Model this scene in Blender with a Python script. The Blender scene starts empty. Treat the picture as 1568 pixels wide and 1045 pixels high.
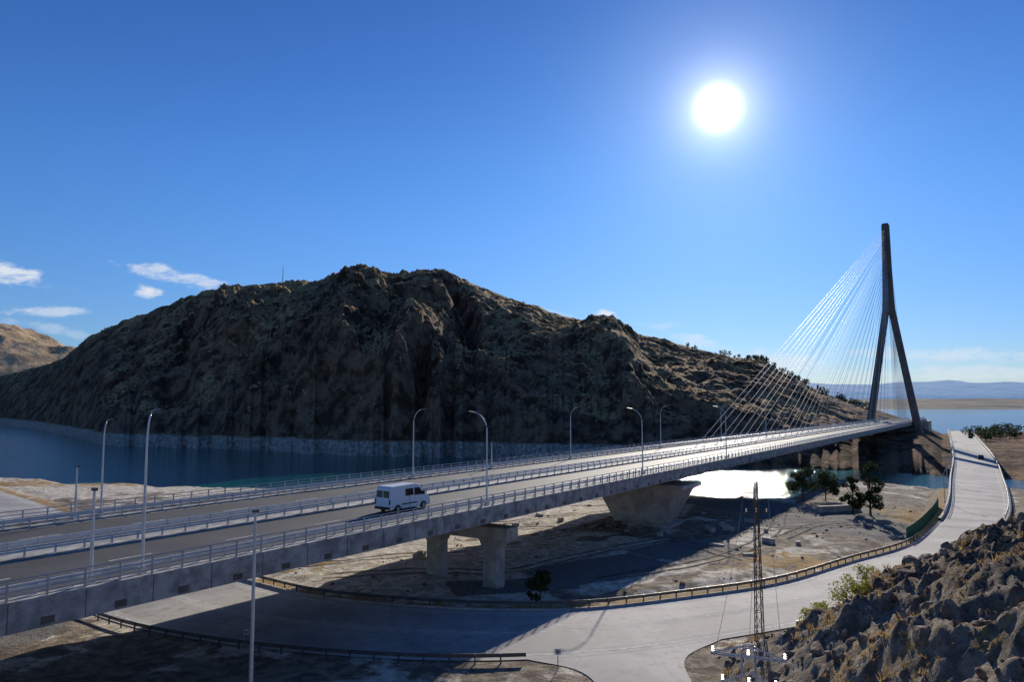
import bpy, math, random
import numpy as np
from mathutils import Vector, Matrix
random.seed(5); R=np.random.RandomState(7)
sc=bpy.context.scene
sc.view_settings.view_transform='Standard'; sc.view_settings.look='None'; sc.view_settings.exposure=0
# ---------------------------------------------------------------- noise
_perm=R.permutation(4096); _val=R.rand(4096)*2-1
def vn(x,y):
    x=np.asarray(x,float); y=np.asarray(y,float)
    xi=np.floor(x).astype(int); yi=np.floor(y).astype(int)
    fx=x-xi; fy=y-yi
    fx=fx*fx*fx*(fx*(fx*6-15)+10); fy=fy*fy*fy*(fy*(fy*6-15)+10)
    h=lambda a,b:_val[(_perm[a&4095]+b*131)&4095]
    return (h(xi,yi)*(1-fx)+h(xi+1,yi)*fx)*(1-fy)+(h(xi,yi+1)*(1-fx)+h(xi+1,yi+1)*fx)*fy
def fbm(x,y,o=4,g=.5):
    s=0;a=1;t=0
    for i in range(o):
        s=s+a*vn(x*2.03**i+17.3*i,y*2.03**i+9.1*i); t+=a; a*=g
    return s/t
def ridg(x,y,o=4,g=.5):
    s=0;a=1;t=0
    for i in range(o):
        s=s+a*(1-2*np.abs(vn(x*2.1**i+31.3*i,y*2.1**i+5.7*i))); t+=a; a*=g
    return s/t
def ss(t):
    t=np.clip(t,0,1); return t*t*(3-2*t)
# ---------------------------------------------------------------- materials
class NT:
    def __init__(s,nt): s.nt=nt; s.N=nt.nodes; s.L=nt.links
    def n(s,typ,**k):
        nd=s.N.new(typ)
        for a,b in k.items(): setattr(nd,a,b)
        return nd
    def put(s,sock,v):
        if isinstance(v,bpy.types.NodeSocket): s.L.new(v,sock)
        elif v is not None:
            if hasattr(sock.default_value,'__len__') and hasattr(v,'__len__') and len(v)==3 and len(sock.default_value)==4: v=(*v,1)
            sock.default_value=v
    def m(s,op,a,b=None,c=None,clamp=False):
        nd=s.n('ShaderNodeMath',operation=op); nd.use_clamp=clamp
        s.put(nd.inputs[0],a)
        if b is not None: s.put(nd.inputs[1],b)
        if c is not None: s.put(nd.inputs[2],c)
        return nd.outputs[0]
    def mix(s,f,a,b):
        nd=s.n('ShaderNodeMix',data_type='RGBA')
        s.put(nd.inputs[0],f); s.put(nd.inputs[6],a); s.put(nd.inputs[7],b)
        return nd.outputs[2]
    def noise(s,vec,scale,detail=5,rough=.6):
        nd=s.n('ShaderNodeTexNoise'); s.put(nd.inputs['Vector'],vec)
        nd.inputs['Scale'].default_value=scale; nd.inputs['Detail'].default_value=detail; nd.inputs['Roughness'].default_value=rough
        return nd.outputs[0]
    def ramp(s,f,lo,hi):
        nd=s.n('ShaderNodeMapRange'); nd.interpolation_type='SMOOTHSTEP'
        s.put(nd.inputs[0],f); nd.inputs[1].default_value=lo; nd.inputs[2].default_value=hi
        return nd.outputs[0]
    def bump(s,h,strength,dist):
        nd=s.n('ShaderNodeBump'); s.put(nd.inputs['Height'],h); nd.inputs['Strength'].default_value=strength; nd.inputs['Distance'].default_value=dist
        return nd.outputs[0]
def newmat(name):
    m=bpy.data.materials.new(name); m.use_nodes=True
    t=NT(m.node_tree); b=m.node_tree.nodes['Principled BSDF']
    g=t.n('ShaderNodeNewGeometry')
    return m,t,b,g.outputs['Position'],g
def mat(name,c,rough=.7,metal=0,var=.25,scale=1.5,bump=0,bs=8,spec=None,c2=None,trans=0):
    m,t,b,P,g=newmat(name)
    n=t.noise(P,scale,4)
    c2=c2 or tuple(x*(1-var) for x in c)
    col=t.mix(t.ramp(n,.35,.65),c2,c)
    t.put(b.inputs['Base Color'],col)
    b.inputs['Roughness'].default_value=rough; b.inputs['Metallic'].default_value=metal
    if spec is not None: b.inputs['Specular IOR Level'].default_value=spec
    if bump: t.put(b.inputs['Normal'],t.bump(t.noise(P,bs,4),1,bump))
    if trans:
        tr=t.n('ShaderNodeBsdfTranslucent'); t.L.new(col,tr.inputs[0]); mx=t.n('ShaderNodeMixShader'); mx.inputs[0].default_value=trans
        t.L.new(b.outputs[0],mx.inputs[1]); t.L.new(tr.outputs[0],mx.inputs[2]); t.L.new(mx.outputs[0],m.node_tree.nodes['Material Output'].inputs[0])
    return m
M={}
M['concrete']=mat('concrete',(.58,.52,.43),.85,var=.35,scale=.6,bump=.02,spec=.25)
M['fascia']=mat('fascia_concrete',(.45,.43,.40),.8,var=.45,scale=.9,bump=.02,spec=.25)
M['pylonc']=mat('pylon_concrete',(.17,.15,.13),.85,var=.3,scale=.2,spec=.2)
M['galv']=mat('galvanised_steel',(.64,.64,.64),.38,.35,var=.15,scale=2)
M['railing']=mat('railing_paint',(.48,.48,.49),.4,.3,var=.15)
M['cable']=mat('cable_sheath',(.52,.54,.57),.5,0,var=.05)
M['white']=mat('white_paint',(.8,.8,.8),.3,0,var=.04)
M['black']=mat('black_rubber',(.02,.02,.02),.6,0,var=.2)
M['glass']=mat('dark_glass',(.015,.018,.022),.06,0,var=.1)
M['red']=mat('red_lens',(.35,.02,.02),.25)
M['chrome']=mat('rim_metal',(.5,.5,.5),.3,.9)
M['line']=mat('road_paint',(.7,.7,.66),.8,var=.45,scale=1.5,spec=.2)
M['rust']=mat('rusty_steel',(.16,.11,.08),.7,.3,var=.4,scale=4)
M['steel']=mat('dark_steel',(.13,.13,.13),.5,.5,var=.3)
M['green']=mat('green_fence_paint',(.03,.16,.10),.5,.1)
M['wood']=mat('bark',(.10,.075,.05),.9,var=.4,scale=6)
M['leaf']=mat('foliage',(.07,.09,.03),.8,c2=(.03,.045,.016),scale=2,spec=.1,trans=.3)
M['leafy']=mat('shrub_foliage',(.42,.40,.08),.8,c2=(.22,.24,.05),scale=2,spec=.1,trans=.5)
M['scrub']=mat('dry_scrub',(.11,.08,.045),.9,c2=(.055,.045,.026),scale=.2,spec=.05)
M['straw']=mat('dry_grass_blades',(.50,.35,.16),.9,c2=(.28,.19,.09),scale=.7,spec=.1,trans=.4)
M['stone']=mat('stone',(.32,.24,.17),.9,c2=(.12,.09,.066),scale=1.2,bump=.08,bs=4,spec=.12)
M['track']=mat('tyre_marked_soil',(.24,.20,.15),.95,var=.5,scale=.5,spec=.05)
M['carpaint']=mat('dark_car_paint',(.03,.03,.035),.25,.2)
M['signw']=mat('sign_white',(.6,.6,.58),.5)
def asphalt(name,ca,cb,cc,rough,sp):
    m,t,b,P,g=newmat(name)
    n1=t.noise(P,.12,5); n2=t.noise(P,1.3,6); n3=t.noise(P,25,2)
    c=t.mix(t.ramp(n1,.4,.62),ca,cb); c=t.mix(t.m('MULTIPLY',t.ramp(n2,.5,.7),.6),c,cc)
    crack=t.n('ShaderNodeTexVoronoi',feature='DISTANCE_TO_EDGE'); crack.inputs['Scale'].default_value=.16
    wv=t.n('ShaderNodeVectorMath',operation='ADD'); t.L.new(P,wv.inputs[0]); sc_=t.n('ShaderNodeVectorMath',operation='SCALE'); cvv=t.n('ShaderNodeCombineXYZ'); t.L.new(n2,cvv.inputs[0]); t.L.new(n1,cvv.inputs[1]); t.L.new(cvv.outputs[0],sc_.inputs[0]); sc_.inputs['Scale'].default_value=3; t.L.new(sc_.outputs[0],wv.inputs[1]); t.L.new(wv.outputs[0],crack.inputs['Vector'])
    c=t.mix(t.m('MULTIPLY',t.m('SUBTRACT',1,t.ramp(crack.outputs['Distance'],.003,.012)),.35),c,(.09,.085,.08))
    t.put(b.inputs['Base Color'],c); b.inputs['Roughness'].default_value=rough; b.inputs['Specular IOR Level'].default_value=sp
    t.put(b.inputs['Normal'],t.bump(n3,.6,.01)); return m
M['road']=asphalt('worn_asphalt',(.40,.375,.34),(.52,.49,.44),(.30,.28,.26),.85,.25)
M['roadlane']=asphalt('worn_asphalt_lane',(.33,.31,.285),(.44,.415,.38),(.24,.225,.21),.8,.28)
M['deckasph']=asphalt('deck_asphalt',(.060,.056,.052),(.08,.075,.07),(.05,.05,.05),.72,.3)
def ground_mat():
    m,t,b,P,g=newmat('ground_soil')
    at=t.n('ShaderNodeAttribute',attribute_name='mask'); sep=t.n('ShaderNodeSeparateColor'); t.L.new(at.outputs['Color'],sep.inputs[0])
    n1=t.noise(P,.15,7); n2=t.noise(P,.8,7,.65); n3=t.noise(P,5,5,.7); n4=t.noise(P,.45,5); n5=t.noise(P,.06,6,.6)
    soil=t.mix(t.ramp(n2,.4,.6),(.18,.14,.10),(.38,.31,.225))
    pale=t.mix(t.ramp(n2,.42,.6),(.50,.43,.33),(.80,.73,.6))
    f=t.m('MULTIPLY_ADD',t.m('SUBTRACT',n1,.5),2.6,sep.outputs[2]); c=t.mix(t.ramp(f,.42,.54),soil,pale)
    grv=t.mix(t.ramp(n3,.4,.6),(.15,.14,.125),(.27,.25,.225))
    f=t.m('MULTIPLY_ADD',t.m('SUBTRACT',n2,.5),.9,at.outputs['Alpha']); f=t.m('MULTIPLY_ADD',t.m('SUBTRACT',n5,.5),1.2,f); c=t.mix(t.ramp(f,.36,.5),c,grv)
    gr=t.mix(t.ramp(n3,.35,.65),(.28,.165,.06),(.56,.37,.15))
    f=t.m('MULTIPLY_ADD',t.m('SUBTRACT',n4,.5),2.2,sep.outputs[0]); c=t.mix(t.ramp(f,.45,.62),c,gr)
    rk=t.mix(t.ramp(n3,.40,.60),(.07,.052,.038),(.32,.24,.17))
    f=t.m('MULTIPLY_ADD',t.m('SUBTRACT',n2,.5),2.0,sep.outputs[1]); c=t.mix(t.ramp(f,.44,.56),c,rk)
    t.put(b.inputs['Base Color'],c); b.inputs['Roughness'].default_value=.92; b.inputs['Specular IOR Level'].default_value=.15
    t.put(b.inputs['Normal'],t.bump(t.m('ADD',n3,t.m('MULTIPLY',n2,2)),1,.24)); return m
M['ground']=ground_mat()
def hill_mat():
    m,t,b,P,g=newmat('rocky_hillside')
    sp=t.n('ShaderNodeSeparateXYZ'); t.L.new(P,sp.inputs[0]); sn=t.n('ShaderNodeSeparateXYZ'); t.L.new(g.outputs['Normal'],sn.inputs[0])
    n1=t.noise(P,.02,7,.62); n2=t.noise(P,.09,7,.68); n3=t.noise(P,.5,5,.7)
    rock=t.mix(t.ramp(n2,.40,.60),(.095,.058,.036),(.36,.225,.135))
    gr=t.mix(t.ramp(n3,.35,.65),(.42,.255,.11),(.74,.50,.24))
    f=t.m('ADD',t.m('MULTIPLY',sn.outputs[2],.8),t.m('ADD',n1,t.m('MULTIPLY',n3,.35)))
    f=t.m('SUBTRACT',f,t.m('MULTIPLY',t.m('SUBTRACT',1,t.ramp(sp.outputs[2],9,24)),.35))  # shade of the low bank painted in: pale grass gives way to dark rock
    f=t.m('ADD',f,t.m('MULTIPLY',t.ramp(sp.outputs[2],40,120),.11))
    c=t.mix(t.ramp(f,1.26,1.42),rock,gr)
    scrub=t.ramp(t.noise(P,.28,4,.6),.59,.67); c=t.mix(t.m('MULTIPLY',scrub,.65),c,(.065,.045,.026))
    zz=t.m('MULTIPLY_ADD',n2,4,sp.outputs[2]); band=t.m('SUBTRACT',1,t.ramp(zz,8.4,9.6)); band=t.m('MULTIPLY',band,t.m('SUBTRACT',1,t.ramp(sp.outputs[0],40,80)))
    bc=t.mix(t.ramp(n3,.35,.65),(.32,.26,.21),(.80,.70,.58)); c=t.mix(t.m('MULTIPLY',band,.95),c,bc)
    t.put(b.inputs['Base Color'],c); b.inputs['Roughness'].default_value=.92; b.inputs['Specular IOR Level'].default_value=.06
    t.put(b.inputs['Normal'],t.bump(t.m('ADD',t.m('MULTIPLY',n2,3),n3),1,2.2)); return m
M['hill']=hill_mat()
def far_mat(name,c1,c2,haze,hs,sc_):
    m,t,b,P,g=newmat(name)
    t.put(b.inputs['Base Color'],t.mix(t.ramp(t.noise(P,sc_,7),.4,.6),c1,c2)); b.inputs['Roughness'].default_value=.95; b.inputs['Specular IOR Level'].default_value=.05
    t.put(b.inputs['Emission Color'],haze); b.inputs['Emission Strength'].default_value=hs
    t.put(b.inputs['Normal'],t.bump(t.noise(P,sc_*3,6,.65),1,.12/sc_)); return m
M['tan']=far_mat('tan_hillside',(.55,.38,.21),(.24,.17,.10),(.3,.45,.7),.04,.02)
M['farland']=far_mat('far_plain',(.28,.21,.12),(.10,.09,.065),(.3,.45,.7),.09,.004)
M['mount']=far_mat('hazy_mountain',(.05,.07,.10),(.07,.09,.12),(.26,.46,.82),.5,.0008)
def water_mat():
    m,t,b,P,g=newmat('lake_water')
    mp=t.n('ShaderNodeMapping'); t.L.new(P,mp.inputs[0]); mp.inputs['Scale'].default_value=(1,1.5,1)
    n=t.noise(mp.outputs[0],.6,4,.6); n2=t.noise(mp.outputs[0],.1,3,.5)
    big=t.noise(P,.008,3)
    t.put(b.inputs['Base Color'],t.mix(t.ramp(big,.35,.65),(.004,.075,.07),(.012,.15,.105)))
    b.inputs['Roughness'].default_value=.04; b.inputs['IOR'].default_value=1.33
    t.put(b.inputs['Normal'],t.bump(t.m('ADD',n,t.m('MULTIPLY',n2,.7)),1,.30)); return m
M['water']=water_mat()
# ---------------------------------------------------------------- mesh builder
class MB:
    def __init__(s): s.v=[]; s.f=[]; s.m=[]
    def quad(s,pts,mi=0):
        b=len(s.v); s.v+= [tuple(p) for p in pts]; s.f.append(tuple(range(b,b+len(pts)))); s.m.append(mi)
    def box(s,c,ax,ay,az,mi=0,top=1,topy=None):
        c=Vector(c); ax=Vector(ax);ay=Vector(ay);az=Vector(az); b=len(s.v); ty=top if topy is None else topy
        for k,sx,sy in((-1,1,1),(1,top,ty)):
            for i,j in((-1,-1),(1,-1),(1,1),(-1,1)): s.v.append(tuple(c+ax*i*sx+ay*j*sy+az*k))
        for f in((0,3,2,1),(4,5,6,7),(0,1,5,4),(1,2,6,5),(2,3,7,6),(3,0,4,7)):
            s.f.append(tuple(b+i for i in f)); s.m.append(mi)
    def tube(s,pts,r,n=6,mi=0,cap=True):
        pts=[Vector(p) for p in pts]; rs=r if hasattr(r,'__len__') else [r]*len(pts); b=len(s.v)
        for i,p in enumerate(pts):
            d=(pts[min(i+1,len(pts)-1)]-pts[max(i-1,0)]).normalized()
            u=d.cross(Vector((0,0,1))) if abs(d.z)<.95 else d.cross(Vector((1,0,0)))
            u.normalize(); w=d.cross(u)
            for k in range(n):
                a=2*math.pi*k/n; s.v.append(tuple(p+(u*math.cos(a)+w*math.sin(a))*rs[i]))
        for i in range(len(pts)-1):
            for k in range(n):
                k2=(k+1)%n; s.f.append((b+i*n+k,b+i*n+k2,b+(i+1)*n+k2,b+(i+1)*n+k)); s.m.append(mi)
        if cap:
            s.f.append(tuple(b+k for k in range(n))); s.m.append(mi)
            e=b+(len(pts)-1)*n; s.f.append(tuple(e+n-1-k for k in range(n))); s.m.append(mi)
    def obj(s,name,mats,parent=None,smooth=False,loc=None,rotz=0,bevel=0):
        me=bpy.data.meshes.new(name); me.from_pydata(s.v,[],s.f)
        for k in mats: me.materials.append(M[k])
        me.polygons.foreach_set('material_index',s.m)
        me.polygons.foreach_set('use_smooth',[smooth]*len(s.f)); me.update()
        o=bpy.data.objects.new(name,me); sc.collection.objects.link(o)
        if parent: o.parent=parent
        if loc: o.location=loc
        o.rotation_euler[2]=rotz
        if bevel:
            md=o.modifiers.new('bevel','BEVEL'); md.width=bevel; md.segments=2; md.limit_method='ANGLE'
        return o
def empty(name,loc=(0,0,0),rotz=0):
    o=bpy.data.objects.new(name,None); sc.collection.objects.link(o); o.location=loc; o.rotation_euler[2]=rotz; return o
def gridmesh(name,X,Y,Z,matk,mask=None,smooth=True):
    r,c=X.shape; me=bpy.data.meshes.new(name)
    v=np.stack([X,Y,Z],-1).reshape(-1,3); i=np.arange(r*c).reshape(r,c)
    q=np.stack([i[:-1,:-1],i[:-1,1:],i[1:,1:],i[1:,:-1]],-1).reshape(-1,4)
    me.from_pydata(v.tolist(),[],q.tolist()); me.materials.append(M[matk])
    me.polygons.foreach_set('use_smooth',[smooth]*len(q))
    if mask is not None:
        a=me.color_attributes.new('mask','FLOAT_COLOR','POINT'); a.data.foreach_set('color',mask.reshape(-1).astype(np.float32))
    me.update(); o=bpy.data.objects.new(name,me); sc.collection.objects.link(o); return o
# ---------------------------------------------------------------- camera
TH=math.radians(4.55); CZ=27.0
cam=bpy.data.objects.new('camera',bpy.data.cameras.new('camera')); sc.collection.objects.link(cam)
cam.location=(0,0,CZ); cam.rotation_euler=(math.pi/2+TH,0,0); cam.data.lens=26; cam.data.sensor_width=36; cam.data.clip_end=60000; cam.data.clip_start=.5
sc.camera=cam
# ---------------------------------------------------------------- sun + sky
AZ=math.radians(16.0); EL=math.radians(21.3)
sd=Vector((math.sin(AZ)*math.cos(EL),math.cos(AZ)*math.cos(EL),math.sin(EL)))
sl=bpy.data.lights.new('sun','SUN'); sl.energy=5; sl.angle=math.radians(.5); sl.color=(1,.92,.80)
so=bpy.data.objects.new('sun',sl); sc.collection.objects.link(so); so.rotation_euler=(-sd).to_track_quat('-Z','Y').to_euler()
w=bpy.data.worlds.new('World'); sc.world=w; w.use_nodes=True; t=NT(w.node_tree); bg=w.node_tree.nodes['Background']
w.cycles.sampling_method='MANUAL'; w.cycles.sample_map_resolution=512
sky=t.n('ShaderNodeTexSky',sky_type='NISHITA'); sky.sun_disc=False; sky.sun_elevation=EL; sky.sun_rotation=AZ
sky.air_density=1.0; sky.dust_density=.2; sky.ozone_density=3.0; sky.altitude=700
tc=t.n('ShaderNodeTexCoord'); G=tc.outputs['Generated']
nm=t.n('ShaderNodeVectorMath',operation='NORMALIZE'); t.L.new(G,nm.inputs[0]); D_=nm.outputs[0]
sx=t.n('ShaderNodeSeparateXYZ'); t.L.new(D_,sx.inputs[0])
tint=t.n('ShaderNodeMix',data_type='RGBA',blend_type='MULTIPLY'); tint.inputs[0].default_value=1
t.L.new(sky.outputs[0],tint.inputs[6])
tc1=t.mix(t.m('POWER',t.m('MULTIPLY',sx.outputs[2],3.2,clamp=True),.6),(.46,.53,.74),(.43,.78,1.22))
t.put(tint.inputs[7],t.mix(t.ramp(sx.outputs[2],.18,.56),tc1,(.29,.57,1.04)))
col=tint.outputs[2]
# clouds (a = x/y, b = z/y)
ys_=t.m('MAXIMUM',sx.outputs[1],.05); a_=t.m('DIVIDE',sx.outputs[0],ys_); b_=t.m('DIVIDE',sx.outputs[2],ys_)
cv=t.n('ShaderNodeCombineXYZ'); t.L.new(t.m('MULTIPLY',a_,1),cv.inputs[0]); t.L.new(t.m('MULTIPLY',b_,2.6),cv.inputs[1])
cn=t.noise(cv.outputs[0],14,5,.62); cn2=t.noise(cv.outputs[0],45,4,.6)
tot=None
for a0,b0,ra,rb,tl,am in[(-.69,.1713,.055,.017,-.22,.9),(-.455,.1655,.085,.013,-.24,.7),(-.4963,.1489,.022,.012,0,.95),(-.655,.1201,.07,.008,0,.55),(-.62,.095,.10,.008,-.2,.3),
    (.128,.1139,.018,.009,-.1,.9),(.023,.1246,.10,.006,-.25,.25),(.192,.1005,.05,.007,0,.3),(.60,.0613,.16,.012,0,.45),(.262,.075,.06,.010,-.25,.5),(.35,.052,.09,.016,-.1,.55),(.58,.035,.2,.012,0,.4)]:
    da=t.m('SUBTRACT',a_,a0); db=t.m('SUBTRACT',t.m('SUBTRACT',b_,b0),t.m('MULTIPLY',da,tl))
    da=t.m('DIVIDE',da,ra); db=t.m('DIVIDE',db,rb)
    q=t.m('ADD',t.m('MULTIPLY',da,da),t.m('MULTIPLY',db,db))
    v=t.m('ADD',t.m('SUBTRACT',1,q),t.m('ADD',t.m('MULTIPLY',t.m('SUBTRACT',cn,.5),4.),t.m('MULTIPLY',t.m('SUBTRACT',cn2,.5),2.)))
    v=t.m('MULTIPLY',t.ramp(v,-.1,1.3),am); tot=v if tot is None else t.m('MAXIMUM',tot,v)
tot=t.m('MULTIPLY',tot,t.ramp(sx.outputs[1],.1,.2))
col=t.mix(tot,col,(7.8,8.2,8.8,1))
dt=t.n('ShaderNodeVectorMath',operation='DOT_PRODUCT'); t.L.new(D_,dt.inputs[0]); dt.inputs[1].default_value=sd
dd=t.m('MAXIMUM',dt.outputs['Value'],0)
gl=t.m('ADD',t.m('MULTIPLY',t.m('POWER',dd,7000),55),t.m('ADD',t.m('MULTIPLY',t.m('POWER',dd,900),5.5),t.m('MULTIPLY',t.m('POWER',dd,150),1.7)))
gc=t.n('ShaderNodeMix',data_type='RGBA',blend_type='ADD'); gc.inputs[0].default_value=1; t.put(gc.inputs[6],col)
gv=t.n('ShaderNodeVectorMath',operation='SCALE'); gv.inputs[0].default_value=(1,.98,.95); t.L.new(gl,gv.inputs['Scale'])
t.L.new(gv.outputs[0],gc.inputs[7])
t.L.new(gc.outputs[2],bg.inputs[0]); bg.inputs[1].default_value=.1
# ---------------------------------------------------------------- roads
def crom(pts,n=8):
    p=[np.array(q,float) for q in pts]; p=[2*p[0]-p[1]]+p+[2*p[-1]-p[-2]]; o=[]
    for i in range(1,len(p)-2):
        for k in range(n):
            u=k/n; a,b,c,d=p[i-1:i+3]
            o.append(.5*((2*b)+(-a+c)*u+(2*a-5*b+4*c-d)*u*u+(-a+3*b-3*c+d)*u**3))
    o.append(p[-2]); return np.array(o)
inner=crom([(-200,240),(-115,168),(-75,130),(-48,100),(-29.3,84.9),(-20.7,78.8),(-12,75.7),(-2.2,73.8),(7.4,74.2),(17.9,78.1),(30.3,84.3),(43.4,95.2),(57,106.7),(72.5,127),(87.5,150),(113,192.5),(165,279),(289,493)])
outer=crom([(-212,228),(-125,155),(-86,117),(-58,87),(-39.2,71.9),(-29.2,66),(-17.7,61.9),(-5,59.9),(7,61.2),(19,65.6),(31.5,72),(44,81.5),(62,99),(79,121),(95,143.5),(122,186),(175,272.5),(299,486)])
side_l=crom([(1,60.3),(5.2,57.5),(6.2,52),(5.5,40),(4,22)]); side_r=crom([(18,65.2),(13.8,60.5),(13,54),(12.5,40),(11.5,22)])
Z0=6.5
def segdist(x,y,pl):
    best=np.full(x.shape,1e9); sg=np.zeros(x.shape)
    for i in range(len(pl)-1):
        a=pl[i];d=pl[i+1]-a; L=d@d
        u=np.clip(((x-a[0])*d[0]+(y-a[1])*d[1])/L,0,1); dx=x-a[0]-u*d[0]; dy=y-a[1]-u*d[1]; q=dx*dx+dy*dy
        s=d[0]*dy-d[1]*dx; w_=q<best; best=np.where(w_,q,best); sg=np.where(w_,s,sg)
    return np.sqrt(best)*np.sign(sg)
mid=(inner+outer)/2
smid=(side_l+side_r)/2
SX=[-900,-600,-184,-113,-50,25,44,61.5,75,84,92,103,114,127,200,400,700]; SY=[680,530,246,206,190,190,178,178,196,214,204,192,197,186,150,60,-100]
def terr(x,y,full=False):
    x=np.asarray(x,float);y=np.asarray(y,float)
    ysx=np.interp(x,SX,SY)+fbm(x/14,y*0+3,3)*4
    k=(ysx-y)
    base=np.where(k>0,Z0*np.clip(k/20,0,1)**.75,-np.clip(-k*.4,0,5))
    din=segdist(x,y,inner); dout=segdist(x,y,outer)   # + = left of direction = far side
    onroad=(din<1.2)&(dout>-1.2)
    rd=np.where(onroad,0,np.minimum(np.where(din>0,din-1.2,99),np.where(dout<0,-dout-1.2,99)))
    sdm=np.abs(segdist(x,y,smid)); rd=np.minimum(rd,np.clip(sdm-5.2,0,99))
    free=ss(rd/3.); land=np.clip(k/15,0,1)
    z=base+(fbm(x/13,y/13,3)*.45+fbm(x/3.1,y/3.1,3)*.18)*free*land
    z=z-np.exp(-((rd-2.6)/1.1)**2)*.35*(din>0)*land
    d=np.clip(-dout-1,0,80); hx=ss((x-2)/42); slope=.02+.85*hx
    hill=16*(1-np.exp(-slope*d/16))*ss((160-y)/45)*np.clip((sdm-5)/8,0,1)
    rgd=ridg(x/8,y/8,4,.55)
    crag=(np.clip(rgd,-.3,.7)*3.2+ridg((x+y)/2.6,(y-x)/1.6,3,.6)*.95+np.abs(fbm(x/1.1,y/1.1,2))*.7)*hx*np.clip(d/6,0,1)*ss((160-y)/45)*np.clip((sdm-5)/6,0,1)
    z=z+hill+crag+18.5*np.exp(-(x*x+y*y)/(2*8.5**2))
    z=np.where(onroad|(sdm<5.2),np.minimum(z,np.maximum(base-.02,-5)),z)
    if full: return z,k,din,dout,hx,d,crag,sdm
    return z
xs=np.concatenate([np.linspace(-900,-130,40)[:-1],np.arange(-130,5,1.),np.arange(5,75,.3),np.arange(75,150,1.),np.linspace(150,700,40)])
yy=np.concatenate([np.linspace(-60,20,25)[:-1],np.arange(20,90,.33),np.arange(90,240,1.),np.linspace(240,700,30)])
GX,GY=np.meshgrid(xs,yy); z,k,din,dout,hx,d,crag,sdm=terr(GX,GY,True)
mask=np.zeros(GX.shape+(4,))
hillm=np.clip(d/3,0,1)*hx
grass=np.exp(-np.clip(din-1,0,99)/3.0)*(din>0)*.7+.05
grass=np.maximum(grass,.42*hillm+.05)
def blob(cx,cy,rx,ry): return np.exp(-(((GX-cx)/rx)**2+((GY-cy)/ry)**2))
grass=np.maximum(grass,.95*blob(74,130,10,14)); grass=np.maximum(grass,.7*blob(-120,185,90,10)); grass=np.maximum(grass,.75*blob(35,96,12,8)); grass=np.maximum(grass,.6*blob(-28,93,10,6))
mask[...,0]=grass
mask[...,1]=np.clip(hillm*(.46+.22*crag),0,1)+np.where((k<8),.55,0)*(GX>20)+.02
pale=.3+1.0*blob(-14,95,28,18)+.6*blob(5,130,34,30)+.6*blob(45,160,14,9)+.8*blob(-100,180,90,20)-.3*blob(27,112,12,12)-.4*blob(58,140,25,22)
for pts in([(-34,98),(-5,106),(22,128),(44,166)],[(8,84),(30,104),(52,140),(58,168)],[(-60,130),(-10,150),(30,150)]):
    dd_=np.abs(segdist(GX,GY,crom(pts,6))); pale+=.9*np.exp(-(dd_/2.2)**2)-.55*np.exp(-((dd_-4.5)/1.2)**2)
def rect(cx,cy,hx_,hy_,an):
    c_,s_=math.cos(an),math.sin(an); u=(GX-cx)*c_+(GY-cy)*s_; v=-(GX-cx)*s_+(GY-cy)*c_; return ss((hx_-np.abs(u))/.8+.5)*ss((hy_-np.abs(v))/.8+.5)
grv=np.maximum.reduce([rect(11,92,9,5,.6),rect(25,103,8,6,.6),rect(0,84,7,3.4,.25),rect(56,128,15,12,.9),rect(46,146,9,14,.6),rect(-62,70,22,12,.1)*.7])
mask[...,3]=grv*.7
mask[...,2]=np.clip(pale,0,1)*(1-hillm)
gridmesh('ground',GX,GY,z,'ground',mask)
def T1(x,y): return float(terr(np.array([x]),np.array([y]))[0])
def strip(mb,A,B,z,mi=0):
    for i in range(len(A)-1):
        mb.quad([(*B[i],z),(*B[i+1],z),(*A[i+1],z),(*A[i],z)],mi)
def inset(f0,f1): return inner+(outer-inner)*f0, inner+(outer-inner)*f1
mb=MB(); strip(mb,inner,outer,Z0+.05); strip(mb,*inset(.12,.46),Z0+.055,1); strip(mb,*inset(.55,.88),Z0+.055,1); mb.obj('road',['road','roadlane'])
mb=MB(); strip(mb,side_l,side_r,Z0+.044); mb.obj('side_road',['roadlane'])
mb=MB()
strip(mb,*inset(.055,.07),Z0+.06); strip(mb,*inset(.925,.94),Z0+.06)
A,B=inset(.492,.504)
for i in range(len(A)-1):
    if i%2==0 and i<110: mb.quad([(*B[i],Z0+.06),(*B[i+1],Z0+.06),(*A[i+1],Z0+.06),(*A[i],Z0+.06)])
mb.obj('road_markings',['line'])
# kerb along inner edge
def offs(pl,o):
    tg=np.gradient(pl,axis=0); tg/=np.linalg.norm(tg,axis=1)[:,None]; n=np.stack([-tg[:,1],tg[:,0]],1); return pl+n*o
mb=MB(); ki=offs(inner,.02); ko=offs(inner,.4)
for i in range(24,104):
    for a,b,z1,z2 in((ki,ki,Z0,Z0+.17),(ki,ko,Z0+.17,Z0+.17),(ko,ko,Z0+.17,Z0-.4)):
        mb.quad([(*a[i],z1),(*a[i+1],z1),(*b[i+1],z2),(*b[i],z2)])
mb.obj('kerb',['concrete'])
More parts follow.
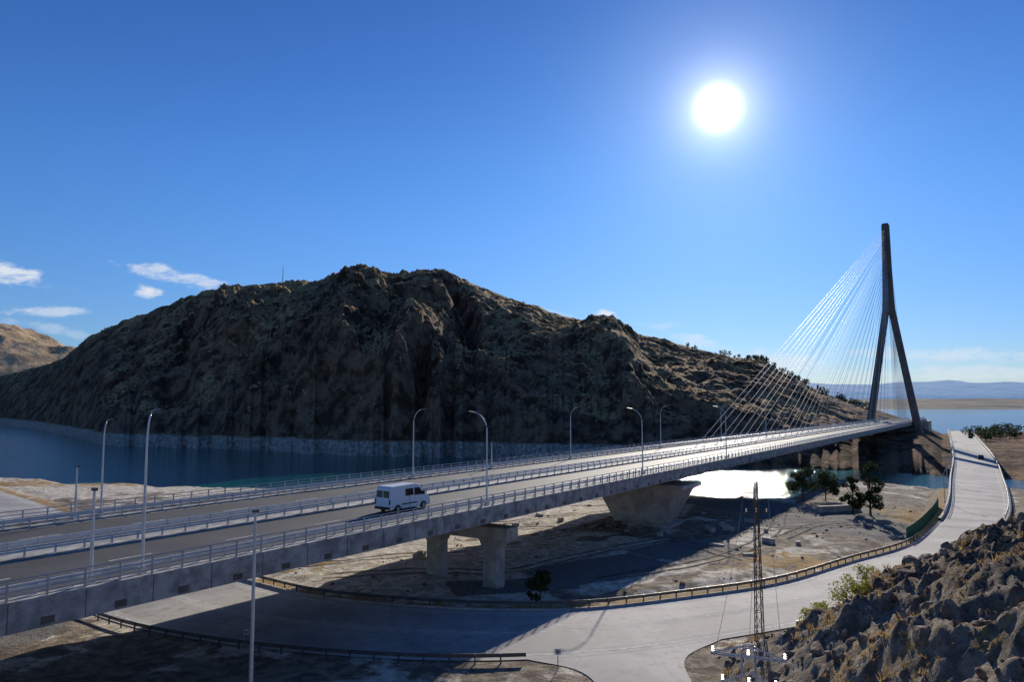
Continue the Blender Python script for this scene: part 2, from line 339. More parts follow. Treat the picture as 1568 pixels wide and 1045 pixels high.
# tyre tracks across the lot
mb=MB()
for pts in([(-30,92),(-14,99),(4,112),(20,131),(38,160)],[(10,86),(26,97),(41,118),(52,146)],[(-22,88),(0,92),(16,106),(36,118),(58,122)],[(-34,96),(-20,112),(-2,126),(24,142)],[(30,96),(22,112),(6,122),(-14,120)],[(40,112),(52,124),(60,118),(64,126)]):
    cl=crom(pts,16)
    for o in(-.95,.95):
        A=offs(cl,o-.17); B=offs(cl,o+.17); zA=terr(A[:,0],A[:,1])+.07; zB=terr(B[:,0],B[:,1])+.07; dk=segdist(cl[:,0],cl[:,1],inner)
        for i in range(len(cl)-1):
            if dk[i]>3 and dk[i+1]>3: mb.quad([(*A[i],zA[i]),(*A[i+1],zA[i+1]),(*B[i+1],zB[i+1]),(*B[i],zB[i])])
mb.obj('tyre_tracks',['track'])
def guard(name,pl,off,i0,i1,zf,mats,step=2.,h=.75,bar=.3):
    q=offs(pl,off)[i0:i1]; seg=np.linalg.norm(np.diff(q,axis=0),axis=1); L=np.concatenate([[0],np.cumsum(seg)]); n=int(L[-1]/step)
    sx_=np.interp(np.arange(n+1)*step,L,q[:,0]); sy_=np.interp(np.arange(n+1)*step,L,q[:,1]); mb=MB()
    for i in range(n):
        p=Vector((sx_[i],sy_[i],0)); p2=Vector((sx_[i+1],sy_[i+1],0)); dr=(p2-p).normalized(); nn=Vector((-dr.y,dr.x,0))
        z=zf; mb.box(p+Vector((0,0,z+h/2-.2)),dr*.06,nn*.05,Vector((0,0,h/2+.2)),1)
        c=(p+p2)/2+Vector((0,0,z+h-bar/2))+nn*.07; mb.box(c,(p2-p)/2,nn*.025,Vector((0,0,bar/2)),0)
    return mb.obj(name,mats)
guard('guardrail',inner,.7,30,100,Z0,['steel','steel'])
guard('guardrail',outer,-.6,30,62,Z0,['steel','steel'])
guard('guardrail',outer,-.6,76,100,Z0,['galv','steel'])
# ---------------------------------------------------------------- old bridge
ob=empty('old_road_bridge'); mb=MB()
i0,i1=118,len(inner)-1
for i in range(i0,i1):
    a,b,c,e=inner[i],inner[i+1],outer[i+1],outer[i]
    mb.quad([(*a,Z0+.03),(*b,Z0+.03),(*c,Z0+.03),(*e,Z0+.03)]); mb.quad([(*a,Z0-1.6),(*b,Z0-1.6),(*c,Z0-1.6),(*e,Z0-1.6)])
    mb.quad([(*a,Z0-1.6),(*b,Z0-1.6),(*b,Z0+.03),(*a,Z0+.03)]); mb.quad([(*c,Z0-1.6),(*e,Z0-1.6),(*e,Z0+.03),(*c,Z0+.03)])
mb.obj('deck',['concrete'],ob)
mb=MB()
for pl,o in((inner,.2),(outer,-.2)):
    a=offs(pl,o-.2); b=offs(pl,o+.2)
    for i in range(104,i1):
        for (p,q,z1,z2) in((a,a,Z0,Z0+.55),(a,b,Z0+.55,Z0+.55),(b,b,Z0+.55,Z0-.3)):
            mb.quad([(*p[i],z1),(*p[i+1],z1),(*q[i+1],z2),(*q[i],z2)])
mb.obj('parapet',['concrete'],ob)
mb=MB()
for pl in(inner,outer):
    q=pl[106:i1+1]; seg=np.linalg.norm(np.diff(q,axis=0),axis=1); L=np.concatenate([[0],np.cumsum(seg)])
    for s in np.arange(0,L[-1],3.):
        x=np.interp(s,L,q[:,0]);y=np.interp(s,L,q[:,1]); mb.box((x,y,Z0+.9),(.06,0,0),(0,.06,0),(0,0,.4))
    for zz in(.9,1.25): mb.tube([(p[0],p[1],Z0+zz) for p in q],.05,4)
mb.obj('railing',['galv'],ob)
mb=MB()
for i in(122,126,130):
    if i<len(mid):
        c=mid[i]; mb.box((c[0],c[1],.5),(1.2,0,0),(0,4,0),(0,0,4.3))
mb.obj('piers',['concrete'],ob)
# ---------------------------------------------------------------- new bridge
Dv=Vector((.565,.825,0)).normalized(); Nv=Vector((-Dv.y,Dv.x,0)); P0=44.6; UZ=Vector((0,0,1))
def Wd(t_): return 28-11*min(max((t_-60)/320,0),1)
def BP(t_,s,z): p=P0+s*Wd(t_)/28; v=Dv*t_+Nv*p; return Vector((v.x,v.y,z))
br=empty('cable_stayed_bridge')
prof=[(0,14.6),(0,16.25),(.45,16.25),(.45,16.12),(1.9,16.12),(1.9,16),(12.4,16),(12.4,16.15),(15.6,16.15),(15.6,16),(26,16),(26,16.12),(27.55,16.12),(27.55,16.25),(28,16.25),(28,14.6),(27.4,14.9),(22,14.3),(20,13.0),(8,13.0),(6,14.3),(.6,14.9)]
ts=list(range(-80,486,5)); mb=MB()
for a,b in zip(ts[:-1],ts[1:]):
    for j in range(len(prof)):
        p,q=prof[j],prof[(j+1)%len(prof)]
        mb.quad([BP(a,*p),BP(a,*q),BP(b,*q),BP(b,*p)],1 if j in(5,9) else 0)
mb.obj('deck',['fascia','deckasph'],br)
mb=MB()
for a in range(-80,480,4):
    mb.box(BP(a,0,14.95),Dv*.35,Nv*.04,UZ*.2,0); mb.box(BP(a+2,0,15.42),Dv*.025,Nv*.012,UZ*.8,0)
mb.obj('fascia_details',['steel'],br)
mb=MB()
for a in range(-80,470,1):
    for s in(2.3,12.0,16.0,25.6):
        if a%5==0: mb.quad([BP(a,s,16.006),BP(a,s+.16,16.006),BP(a+5,s+.16,16.006),BP(a+5,s,16.006)])
    if a%9==0:
        for s in(7.2,20.8): mb.quad([BP(a,s,16.006),BP(a,s+.15,16.006),BP(a+3,s+.15,16.006),BP(a+3,s,16.006)])
mb.obj('lane_markings',['line'],br)
def rails(name,s,zb,zs,r,hp,step,matk):
    mb=MB()
    for i in range(int(560/step)):
        a=-80+i*step; mb.box(BP(a,s,zb+hp/2),Dv*.05,Nv*.05,UZ*hp/2)
    for zz in zs:
        for a in range(-80,480,20): mb.tube([BP(a,s,zb+zz),BP(a+20,s,zb+zz)],r,5,cap=False)
    mb.obj(name,[matk],br)
rails('near_railing',.22,16.25,(.25,.5,.75,1.1),.038,1.1,2.,'railing')
rails('far_railing',27.78,16.25,(.25,.5,.75,1.1),.038,1.1,2.,'railing')
mb=MB()
for s in(1.55,12.75,15.25,26.4):
    zb=16.12
    for i in range(280):
        a=-80+i*2; mb.box(BP(a,s,zb+.38),Dv*.06,Nv*.06,UZ*.38)
        if i%5==0:
            for zz in(.66,.46):
                c=(BP(a,s,zb+zz)+BP(a+10,s,zb+zz))/2; mb.box(c+Nv*(.08 if s>13 else -.08),(BP(a+10,s,0)-BP(a,s,0))/2,Nv*.05,UZ*.075)
mb.obj('guardrails',['galv'],br)
# piers
mb=MB()
for p,r in((49.0,.95),(57.2,.95)):
    c=Dv*68+Nv*p; mb.box((c.x,c.y,8.6),Dv*r*.85,Nv*r,UZ*3.,0)
c=Dv*68+Nv*58.5; mb.box((c.x,c.y,12.3),Dv*1.1,Nv*12.,UZ*.72,0)
for p in(49.0,57.2):
    c=Dv*68+Nv*p; mb.box((c.x,c.y,11.1),Dv*.85,Nv*1.0,UZ*.5,0,top=1.1,topy=1.5)
mb.obj('twin_column_pier',['concrete'],br,bevel=.06)
mb=MB(); c=Dv*118+Nv*53.5
mb.box((c.x,c.y,9.4),Dv*2.2,Nv*4.4,UZ*3.2,0,top=1.6,topy=1.75); mb.box((c.x,c.y,12.9),Dv*4.1,Nv*8.6,UZ*.35,0)
mb.box((c.x,c.y,6.1),Dv*4,Nv*6,UZ*.6,0)
mb.obj('tapered_pier',['concrete'],br,bevel=.08)
mb=MB()
for t_ in(-10,): 
    for p in(49,58,67):
        c=Dv*t_+Nv*p; mb.box((c.x,c.y,9),Dv,Nv*1.1,UZ*5)
c=Dv*485+Nv*54; mb.box((c.x,c.y,9),Dv*8,Nv*11,UZ*6.0)
mb.obj('abutments',['concrete'],br)
# pylon
TP=417; PC=P0+Wd(TP)/2; LZ=73.; mb=MB()
def loft(secs,mi=0):
    b=len(mb.v)
    for (c,a,bb) in secs:
        ch=.28
        for i,j in((-1+ch,-1),(1-ch,-1),(1,-1+ch),(1,1-ch),(1-ch,1),(-1+ch,1),(-1,1-ch),(-1,-1+ch)):
            mb.v.append(tuple(c+Dv*a*i+Nv*bb*j))
    for k_ in range(len(secs)-1):
        for i in range(8):
            mb.f.append((b+k_*8+i,b+k_*8+(i+1)%8,b+k_*8+8+(i+1)%8,b+k_*8+8+i)); mb.m.append(mi)
    mb.f.append(tuple(b+(len(secs)-1)*8+i for i in range(8))); mb.m.append(mi)
for sg in(-1,1):
    secs=[]
    for z_,ha,hb in((0,3.4,2.2),(16,2.7,1.65),(45,2.4,1.5),(LZ,2.3,1.5),(LZ+6,2.3,1.3)):
        off=10.4-(10.4-1.3)*min(z_-16,LZ-16)/(LZ-16) if z_<=LZ else 1.2
        c=Dv*TP+Nv*(PC+sg*off); secs.append((Vector((c.x,c.y,z_)),ha,hb))
    loft(secs)
c=Dv*TP+Nv*PC
loft([(Vector((c.x,c.y,z_)),ha,hb) for z_,ha,hb in((LZ-2,2.4,2.8),(LZ+8,2.3,2.4),(96,2.2,2.0),(116.5,2.0,1.7),(117.3,1.6,1.3))])
for i in range(18):
    zz=83+i*1.8; mb.box((c.x,c.y,zz),Dv*2.45,Nv*.75,UZ*.4)
mb.box((c.x,c.y,11.9),Dv*2.4,Nv*10.,UZ*1.0); mb.box((c.x,c.y,2.5),Dv*6,Nv*14,UZ*2.)
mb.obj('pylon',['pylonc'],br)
mb=MB()
for i in range(20):
    f=i/19; td=392-f*240; za=84+f*30
    for o in(-.8,.8):
        a=BP(td,14,16.2)+Nv*o; b=Vector((c.x,c.y,za))-Dv*2.2+Nv*o*.5; mb.tube([a,b],.052,5,cap=False)
        mb.tube([a,a+(b-a).normalized()*3],.11,6)
for i in range(14):
    f=i/13; td=428+f*48; za=84+f*30
    for o in(-.8,.8):
        mb.tube([BP(td,14,16.2)+Nv*o,Vector((c.x,c.y,za))+Dv*2.2+Nv*o*.5],.05,5,cap=False)
mb.obj('stay_cables',['cable'],br)
# ---------------------------------------------------------------- street lamps
def lamp(pos,dirv,h=9.6,arm=1.9,head=True,name='street_lamp',r=.11,hl=.42):
    mb=MB(); n=8; pts=[(0,0,0),(0,0,h*.45),(0,0,h-2)]; rs=[r,r*.8,r*.6]
    if head:
        for i in range(1,n+1):
            u=i/n*math.pi/2*.86; pts.append((arm*(1-math.cos(u)),0,h-2+2*math.sin(u))); rs.append(r*.55)
    else: pts.append((0,0,h)); rs.append(r*.55)
    mb.tube(pts,rs,8); mb.box((0,0,.25),(.2,0,0),(0,.2,0),(0,0,.25))
    if head:
        e=Vector(pts[-1]); mb.box(e+Vector((hl,0,.03)),(hl,0,.06),(0,.15,0),(0,0,.07),1)
    else: mb.box((0.0,0,h),(.2,0,0),(0,.1,0),(0,0,.09),1)
    return mb.obj(name,['galv','steel'],loc=pos,rotz=math.atan2(dirv.y,dirv.x),smooth=False)
for t_ in(62,100,137): lamp(BP(t_,1.0,16.12),Nv)
for t_ in(79,121,160,198,236): lamp(BP(t_,27,16.12),-Nv)
lamp(BP(25.8,1.0,16.12),Dv,10.2,.35,hl=.25); lamp(BP(36.3,27,16.12),Dv,9.0,.35,hl=.25)
lamp(BP(22.6,.8,16.12),Nv,5.6,head=False,name='camera_pole',r=.14); lamp(BP(34,27,16.12),-Nv,4.8,head=False,name='camera_pole',r=.13); lamp(BP(97,27,16.12),-Nv,4.,head=False,name='camera_pole',r=.16)
lamp(Vector((-16.4,48,Z0-.2)),Dv,13.6,head=False,name='lamp_pole',r=.15)
for i in(112,119,125,130):
    p=offs(inner,.8)[i]; lamp(Vector((p[0],p[1],Z0-.3)),Vector((1,-.6,0)),7.5,1.4,name='street_lamp',r=.09)
# ---------------------------------------------------------------- vehicles
def vehicle(name,prof,W,glassy,paint,loc,rotz,wheels,wr,extra=None,zt=.8,taper=.12):
    root=empty(name,loc,rotz); mb=MB(); n=len(prof); zs=[p[1] for p in prof]; zm=max(zs)
    def hwid(z): return W/2*(1 - taper*max(0,(z-zt)/(zm-zt))**1.5)
    b=len(mb.v)
    for sg in(-1,1):
        for x,z in prof: mb.v.append((x,sg*hwid(z),z))
    for i in range(n):
        j=(i+1)%n; mb.f.append((b+i,b+j,b+n+j,b+n+i)); mb.m.append(0)
    mb.f.append(tuple(b+i for i in range(n))[::-1]); mb.m.append(0); mb.f.append(tuple(b+n+i for i in range(n))); mb.m.append(0)
    mb.obj('body',[paint],root,bevel=.05)
    mb=MB()
    for pts in glassy:
        for sg in(-1,1): mb.quad([(x,sg*(hwid(z)+.012),z) for x,z in pts])
    if extra:
        for q in extra: mb.quad(q)
    mb.obj('windows',['glass'],root)
    mb=MB()
    for x in wheels:
        for sg in(-1,1):
            mb.tube([(x,sg*(W/2-.24),wr),(x,sg*(W/2+.015),wr)],wr,18,0); mb.tube([(x,sg*(W/2),wr),(x,sg*(W/2+.03),wr)],wr*.55,12,1)
    mb.obj('wheels',['black','chrome'],root); return root
vp=[(-2.85,.42),(-2.95,.6),(-2.93,1.3),(-2.82,2.35),(-2.6,2.55),(.9,2.58),(1.35,2.45),(2.1,1.52),(2.75,1.2),(2.93,.95),(2.95,.5),(2.85,.3),(2.4,.3),(2.3,.55),(2.05,.74),(1.75,.74),(1.5,.55),(1.4,.3),(-1.35,.32),(-1.45,.55),(-1.7,.74),(-2.0,.74),(-2.25,.55),(-2.35,.38)]
vl=BP(56,7.0,16.0); ang=math.atan2(Dv.y,Dv.x)
van=vehicle('white_van',vp,2.06,[[(.55,1.45),(1.9,1.45),(1.35,2.15),(.55,2.2)],[(-.75,1.5),(.4,1.5),(.4,2.18),(-.75,2.18)]],'white',vl,ang,(1.9,-1.85),.36,
   extra=[[(-2.94,-.85,1.5),(-2.94,-.06,1.5),(-2.87,-.06,2.15),(-2.87,-.8,2.15)],[(-2.94,.06,1.5),(-2.94,.85,1.5),(-2.87,.8,2.15),(-2.87,.06,2.15)],[(1.45,-.82,2.36),(2.08,-.86,1.57),(2.08,.86,1.57),(1.45,.82,2.36)]])
mb=MB()
for s_ in(-1,1): mb.box((-2.95,s_*.95,1.1),(.03,0,0),(0,.08,0),(0,0,.25),0)
mb.obj('tail_lights',['red'],van)
mb=MB(); mb.box((-2.98,0,.5),(.08,0,0),(0,.95,0),(0,0,.12)); mb.box((2.95,0,.48),(.06,0,0),(0,.95,0),(0,0,.17))
for s_ in(-1,1):
    mb.box((1.75,s_*1.18,1.65),(.08,0,0),(0,.11,0),(0,0,.2)); mb.box((-.2,s_*1.035,.75),(1.1,0,0),(0,.012,0),(0,0,.06))
    mb.box((-.17,s_*1.033,1.35),(.008,0,0),(0,.01,0),(0,0,.9))
mb.obj('bumpers_and_mirrors',['black'],van)
cp=[(-2.1,.35),(-2.2,.7),(-2.1,1.0),(-1.5,1.08),(-1.0,1.42),(.2,1.46),(.95,1.02),(1.9,.85),(2.15,.6),(2.1,.3),(1.7,.3),(1.6,.55),(1.1,.55),(1.0,.3),(-1.0,.3),(-1.1,.55),(-1.6,.55),(-1.7,.3)]
i_=min(range(len(mid)),key=lambda i:abs(mid[i][1]-265)); cc=inner[i_]+(outer[i_]-inner[i_])*.68; td_=mid[i_+1]-mid[i_]
vehicle('dark_car',cp,1.8,[[(-1.35,1.02),(.75,1.02),(.15,1.38),(-.95,1.36)]],'carpaint',(cc[0],cc[1],Z0+.06),math.atan2(td_[1],td_[0]),(1.35,-1.35),.32,extra=[[(-1.48,-.7,1.12),(-1.48,.7,1.12),(-1.08,.62,1.4),(-1.08,-.62,1.4)]],zt=.9,taper=.2)
# ---------------------------------------------------------------- hill beyond the lake
def Tn(py): return np.tan(np.arctan((522.5-np.asarray(py,float))/1132)+TH)
hp=np.array([-700,-300,0,60,100,130,190,250,300,350,430,480,510,535,580,600,640,680,720,780,850,930,1000,1060,1120,1170,1200,1250,1290,1340,1400,1435,1568,2100])
hy=np.array([600,592,578,563,548,520,492,470,452,440,438,437,420,413,415,427,423,420,435,458,482,500,517,535,550,556,573,600,616,630,0,0,0,0])
hr=np.array([1300,1150,950,900,800,700,665,640,630,620,620,620,620,620,620,615,605,600,595,590,580,570,555,540,515,500,490,480,465,455,450,470,520,560])
hz=Tn(hy)*hr+CZ; hz[-4:]=[13,5.6,5.2,5]
sp_=np.array([-700,-300,0,80,160,300,430,560,700,850,1000,1110,1200,1330,1400,1568,2100]); sy=np.array([1150,1000,825,625,445,415,389,354,352,330,305,294,298,283,269,247,200])
pc=np.concatenate([np.linspace(-700,0,60)[:-1],np.linspace(0,1450,900),np.linspace(1450,2100,90)[1:]])
u_=(pc-784)/1132*1.003
Yr=np.interp(pc,hp,hr); Zr=np.interp(pc,hp,hz); Ys=np.interp(pc,sp_,sy)
def sm(a,n):
    k_=np.hanning(n); k_/=k_.sum(); return np.convolve(np.pad(a,n//2,mode='edge'),k_,'valid')[:len(a)]
Ys=sm(Ys,41)+fbm(pc/16,pc*0,3)*9; Yr=sm(Yr,25)
nf=250; nb=40
S=np.concatenate([np.linspace(-.06,0,5)[:-1],np.linspace(0,1,nf),1+np.linspace(0,1,nb)[1:]])
Sg,Ug=np.meshgrid(S,u_,indexing='ij'); Pg=Ug/1.003*1132+784
Yrg=np.broadcast_to(Yr,Sg.shape); Zrg=np.broadcast_to(Zr,Sg.shape); Ysg=np.broadcast_to(Ys,Sg.shape)
sc1=np.clip(Sg,0,1); plate=ss((Pg-1360)/80)
Yg=Ysg+(Yrg-Ysg)*np.clip(Sg,-1,1)+np.clip(Sg-1,0,1)*np.where(Pg>1400,120,380)
prof_=(1-plate)*(sc1**.76)+plate*np.clip(sc1*5,0,1)**.8
Zg=Zrg*prof_
Zg=np.where(Sg<0,Sg*70,Zg); bk=np.clip(Sg-1,0,1); Zg=np.where(Sg>1,Zrg*(1-bk**1.3)-6*bk,Zg)
win=np.sin(np.pi*np.clip(Sg,0,1))**.7
Xg=Ug*Yg
amp=np.clip(Zrg/130,0,1)*(1-plate)
warp=fbm(Xg/90,Yg/90,3)*60
g1=ridg((Xg+warp+.35*Yg)/95,Yg/300,4,.5)
g2=ridg((Xg+warp*.5-.3*Yg)/30,(Yg)/75,4,.6)
g3=fbm(Xg/9,Yg/9,3,.6)
dia=ridg((Xg*.75+Yg*.65+warp*.3)/11,(Yg*.75-Xg*.65)/48,4,.6)
dis=(g1*20+g2*10)*win*amp
def gl_(px0,slant,wd,a,s0,s1): return a*np.exp(-(((Pg-px0-slant*(Sg-.5)))/wd)**2)*ss((Sg-s0)/.12)*ss((s1-Sg)/.15)
dis+= gl_(712,-60,16,-22,.25,.85)+gl_(640,70,30,20,0.0,.5)+gl_(655,30,12,-18,0,.35)+gl_(520,80,40,12,.1,.9)+gl_(950,-60,30,12,.1,.9)+gl_(290,60,25,-14,.1,.8)
rocky=ss((fbm(Xg/70,Yg/70,3)+.25)/.5)
Zg=Zg+dis*.85+(g3*1.6+dia*4.6*(.3+rocky))*np.clip(Sg*6,0,1)*np.clip(amp+.05,0,1)*np.where(Sg>.93,.6,1)
Yg2=Yg-dis*.5*win; Xg=Ug*Yg2
Zg=np.where((Sg>=0)&(Sg<.1),np.maximum(Zg,-1+Sg*40),Zg)
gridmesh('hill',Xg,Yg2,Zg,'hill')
def hillz(px,s):
    j=int(np.argmin(abs(pc-px))); i=int(np.argmin(abs(S-s))); return Xg[i,j],Yg2[i,j],Zg[i,j]
# far ground
def band(name,u0,u1,nu,Y0,Y1,nv_,hf,matk):
    uu=np.linspace(u0,u1,nu); vv=np.linspace(0,1,nv_); V,U=np.meshgrid(vv,uu,indexing='ij'); Y=Y0+(Y1-Y0)*V; X=U*Y; return gridmesh(name,X,Y,hf(X,Y,U,V),matk)
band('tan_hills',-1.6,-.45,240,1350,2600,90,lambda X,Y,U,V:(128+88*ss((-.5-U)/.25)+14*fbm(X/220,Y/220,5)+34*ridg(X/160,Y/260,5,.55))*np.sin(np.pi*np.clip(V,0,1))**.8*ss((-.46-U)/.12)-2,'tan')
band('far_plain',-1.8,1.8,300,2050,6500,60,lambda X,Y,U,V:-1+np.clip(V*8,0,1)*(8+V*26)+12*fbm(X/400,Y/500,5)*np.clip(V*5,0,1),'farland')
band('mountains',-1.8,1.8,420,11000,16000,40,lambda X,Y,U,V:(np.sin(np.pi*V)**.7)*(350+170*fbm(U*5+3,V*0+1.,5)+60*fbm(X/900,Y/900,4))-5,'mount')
mb=MB(); mb.quad([(-30000,-3000,0),(30000,-3000,0),(30000,30000,0),(-30000,30000,0)]); mb.obj('lake_water',['water'])
mb=MB(); mb.quad([(-40000,-4000,-9),(40000,-4000,-9),(40000,40000,-9),(-40000,40000,-9)]); mb.obj('lake_bed',['ground'])
# ---------------------------------------------------------------- vegetation
def leaves(mb,c,r,n,size,mi,flat=.8):
    for _ in range(n):
        while True:
            v=Vector((random.uniform(-1,1),random.uniform(-1,1),random.uniform(-1,1)))
            if v.length<1: break
        p=Vector(c)+Vector((v.x*r,v.y*r,v.z*r*flat)); a=Vector((random.gauss(0,1),random.gauss(0,1),random.gauss(0,1))).normalized(); b=a.orthogonal().normalized(); s=size*random.uniform(.6,1.3)
        mb.quad([p-a*s,p+b*s*.6,p+a*s,p-b*s*.6],mi)
def tree(name,x,y,h,wd,leafm='leaf',n=1400,z=None,trunk=.35,ls=.2):
    mb=MB(); zb=T1(x,y) if z is None else z
    top=Vector((random.uniform(-.3,.3),random.uniform(-.3,.3),h*.85)); mb.tube([(0,0,-.3),(0,0,h*trunk),top],[.05*h*.5,.04*h*.45,.02],7,0)
    k_=20; per=n//k_
    for i in range(k_):
        a=random.uniform(0,6.28); zz=random.uniform(trunk*.8,.97)*h; rr=wd/2*math.sqrt(random.random())*(1.0-.6*max(0,(zz/h-.6)/.4))
        c=Vector((rr*math.cos(a),rr*math.sin(a),zz)); mb.tube([(0,0,zz*.6),c],[.03*h*.4,.015],4,0)
        leaves(mb,c,wd*random.uniform(.13,.24),per,ls,1)
    mb.obj(name,['wood',leafm],loc=(x,y,zb))
tree('broadleaf_tree',59,152,6.3,6,n=3000); tree('broadleaf_tree',64,153,5.6,6.5,n=3000); tree('broadleaf_tree',63.5,133,9,4.6,trunk=.2,n=3400); tree('broadleaf_tree',61.3,135,7,3.6,trunk=.2,n=2400)
tree('broadleaf_tree',2.9,77.3,3.2,2.4,n=900,trunk=.12)
for x,y,h in((26,62.3,1.7),(28.5,64.5,2.1),(31,66.3,2.0),(24,60.5,1.3),(33.5,68.5,1.6),(36.5,71.5,1.4),(28,60.5,1.2),(40,74,1.1)): tree('yellow_shrub',x,y,h,h*1.6,'leafy',900,trunk=.1,ls=.1)
mb=MB()
for i in range(90):
    px=random.choice([random.uniform(1140,1330),random.uniform(1150,1320),random.uniform(1040,1340)]); s_=random.uniform(.9,1.02)
    x,y,z_=hillz(px,s_); h=random.uniform(1.5,4.5); mb.tube([(x,y,z_-.5),(x,y,z_+h*.6)],.15,4,0); leaves(mb,(x,y,z_+h*.6),h*.42,40,.6,1,1.)
for i in range(150):
    px=random.uniform(1475,1700); s_=random.uniform(.55,1.0); x,y,z_=hillz(px,s_); h=random.uniform(2.5,7.5)
    mb.tube([(x,y,z_-.5),(x,y,z_+h*.6)],.15,4,0); leaves(mb,(x,y,z_+h*.55),h*.45,60,.7,1,.9)
mb.obj('distant_trees',['wood','leaf'])
mb=MB()
for i in range(1500):
    px=random.uniform(30,1330); s_=random.uniform(.15,.99); x,y,z_=hillz(px,s_); r=random.uniform(.4,1.2); leaves(mb,(x,y,z_+r*.3),r,9,.55,0,.6)
mb.obj('hillside_scrub',['scrub'])
# grass and stones
mb=MB(); cnt=0
gx=R.uniform(8,80,20000); gy=R.uniform(24,105,20000); zz,kk,di,do,hxx,dd_,cr,sdd=terr(gx,gy,True); pn=fbm(gx/5,gy/5,3)
for i in range(20000):
    if do[i]<-1.3 and pn[i]>.06 and sdd[i]>6 and cnt<4600:
        cnt+=1; hs=random.uniform(.2,.6)
        for b_i in range(12):
            a=random.uniform(0,6.28); hh=hs*random.uniform(.6,1.); o=Vector((gx[i]+random.uniform(-.2,.2),gy[i]+random.uniform(-.2,.2),zz[i]-.08)); w_=Vector((math.cos(a),math.sin(a),0))
            mb.v+=[tuple(o-w_*.04),tuple(o+w_*.04),tuple(o+Vector((random.uniform(-.3,.3),random.uniform(-.3,.3),hh)))]; n_=len(mb.v); mb.f.append((n_-3,n_-2,n_-1)); mb.m.append(0)
mb.obj('dry_grass',['straw'])
import bmesh
bm=bmesh.new(); bmesh.ops.create_icosphere(bm,subdivisions=2,radius=1); iv=np.array([v.co[:] for v in bm.verts]); ifc=[[v.index for v in f.verts] for f in bm.faces]; bm.free()
def stones(name,xs_,ys__,zs_,sz,matk='stone'):
    mb=MB()
    for x,y,z_,s in zip(xs_,ys__,zs_,sz):
        q=iv.copy()
        for _ in range(8):
            n_=R.randn(3); n_/=np.linalg.norm(n_); dd=q@n_; lim=R.uniform(.35,.8); q=q-np.outer(np.clip(dd-lim,0,9),n_)
        q=q*(s*R.uniform(.6,1.4,3)); b=len(mb.v); q=q+np.array([x,y,z_]); mb.v+=[tuple(r) for r in q.tolist()]
        mb.f+=[tuple(b+i for i in f) for f in ifc]; mb.m+=[0]*len(ifc)
    return mb.obj(name,[matk])
sel=[i for i in range(20000) if do[i]<-2.2 and hxx[i]>.08 and sdd[i]>6.5 and pn[i]<.08][:3200]
stones('hillside_rocks',gx[sel],gy[sel],zz[sel]-.08,np.clip(np.exp(R.randn(len(sel))*.65-1.75),.06,.95))
rx=R.uniform(20,64,260); ry=np.interp(rx,SX,SY)-R.uniform(0,14,260)**1.; stones('shore_rocks',rx,ry,terr(rx,ry),np.clip(np.exp(R.randn(260)*.5-.7),.15,1.6))
rx=15.8+R.randn(70)*2.; ry=121+R.randn(70)*1.2; stones('rubble_pile',rx,ry,terr(rx,ry)+np.clip(1.1-np.abs(rx-15.8)*.45,0,9)*R.rand(70),np.clip(np.exp(R.randn(70)*.4-.9),.15,.9))
rx=R.uniform(-40,75,1100); ry=R.uniform(78,185,1100); dq=segdist(rx,ry,inner); ok=(dq>1.8); rx=rx[ok];ry=ry[ok]; stones('gravel_stones',rx,ry,terr(rx,ry),np.clip(np.exp(R.randn(len(rx))*.5-2.0),.05,.45))
mb=MB()
for i in range(26):
    x=random.choice([random.gauss(4,6),random.gauss(34,7),random.gauss(-12,6)]); y=random.gauss(118,9) if x>0 else random.gauss(98,4); a=random.uniform(0,3.1); L=random.uniform(.4,2.6); hh=random.uniform(.12,.4)
    mb.box((x,y,T1(x,y)+hh*.8),(math.cos(a)*L/2,math.sin(a)*L/2,0),(-math.sin(a)*.3,math.cos(a)*.3,0),(0,0,hh))
mb.obj('concrete_debris',['concrete'])
# ---------------------------------------------------------------- fence, wall, poles, signs
fi=[i for i in range(len(inner)) if 57<inner[i][0]<86]; fp=offs(inner,1.6)[fi[0]:fi[-1]]; mb=MB()
for i in range(len(fp)-1):
    a=Vector((*fp[i],Z0-.2)); b=Vector((*fp[i+1],Z0-.2)); L=(b-a).length; n_=max(1,int(L/.25))
    for k_ in range(n_):
        p=a.lerp(b,k_/n_); th=.06 if k_%8==0 else .03; mb.box(p+UZ*1.05,(th,0,0),(0,th,0),UZ*1.05)
    for zz_ in(.3,.7,1.1,1.5,2.): mb.tube([a+UZ*zz_,b+UZ*zz_],.03,4)
mb.obj('green_mesh_fence',['green'])
mb=MB(); mb.box((60,137.5,Z0+.5),(4.2,1.2,0),(-.1,.3,0),(0,0,.6)); mb.box((60,137.5,Z0+1.14),(4.3,1.23,0),(-.13,.38,0),(0,0,.05)); mb.obj('low_stone_wall',['concrete'])
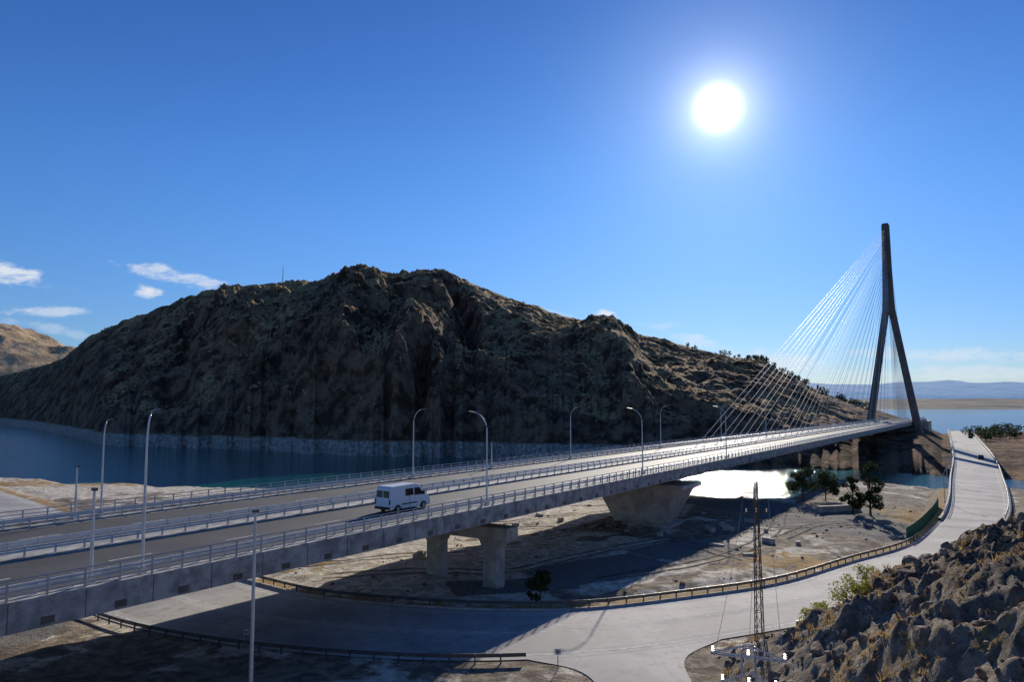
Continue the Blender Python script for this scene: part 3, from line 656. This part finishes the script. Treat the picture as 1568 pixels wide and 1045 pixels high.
def lattice(name,x,y,zb,h,w0,w1,arms,matk):
    mb=MB(); n_=int(h/1.1); 
    def cr_(f,i): w_=w0+(w1-w0)*f; return Vector(((-1,1,1,-1)[i]*w_/2,(-1,-1,1,1)[i]*w_/2,f*h))
    for i in range(4): mb.tube([cr_(0,i),cr_(1,i)],.045,4)
    for k_ in range(n_):
        for i in range(4): mb.tube([cr_(k_/n_,i),cr_((k_+1)/n_,(i+1)%4)],.022,4); mb.tube([cr_((k_+1)/n_,i),cr_((k_+1)/n_,(i+1)%4)],.022,4)
    for zf,L in arms:
        z_=zf*h
        for sy_ in(-.15,.15): mb.tube([(-L,sy_,z_),(L,sy_,z_)],.04,4); mb.tube([(-L,0,z_),(0,sy_,z_+.6)],.025,4); mb.tube([(L,0,z_),(0,sy_,z_+.6)],.025,4)
        nn=int(L*2/.5)
        for q in range(nn): xx=-L+q*.5; mb.tube([(xx,-.15,z_),(xx+.5,.15,z_)],.018,4)
        for xx in(-L*.95,0,L*.95):
            for g_ in range(3): mb.tube([(xx,0,z_+.08+g_*.1),(xx,0,z_+.13+g_*.1)],.07,6)
    return mb.obj(name,[matk],loc=(x,y,zb))
lattice('lattice_utility_pole',20.7,63.6,T1(20.7,63.6)-.2,13.2,.6,.26,[(.93,1.1),(.8,.9)],'rust')
o=lattice('lattice_power_tower',12.4,40,T1(12.4,40)-.3,13.7-T1(12.4,40)+.6,1.3,.6,[(.94,1.9),(.76,1.4)],'galv'); o.rotation_euler[2]=-.35
mb=MB()
for q in(-1.,0,1.):
    pts=[]
    a=Vector((12.4+q*1.8,40,13.6)); b=Vector((20.7+q,63.6,19.3))
    for i in range(13): f=i/12; p=a.lerp(b,f); p.z-=1.2*4*f*(1-f)*.6; pts.append(p)
    mb.tube(pts,.014,4)
mb.obj('power_lines',['steel'])
mb=MB()
mb.tube([(0,0,0),(0,0,1.5)],.035,6); mb.box((0,-.03,1.3),(.22,0,0),(0,.015,0),(0,0,.22),1); mb.box((0,-.05,1.3),(.12,0,0),(0,.006,0),(0,0,.05),2)
sg=mb.obj('chevron_sign',['steel','signw','black'],loc=(51.5,90.2,Z0))
for x,y in((62,101.5),(3.5,58.2),(-22,63)):
    s2=sg.copy(); sc.collection.objects.link(s2); s2.location=(x,y,Z0); s2.name='chevron_sign'
x,y,z_=hillz(430,.99); mb=MB(); mb.tube([(0,0,-1),(0,0,15)],[.35,.15],5); mb.obj('radio_mast',['steel'],loc=(x,y,z_))
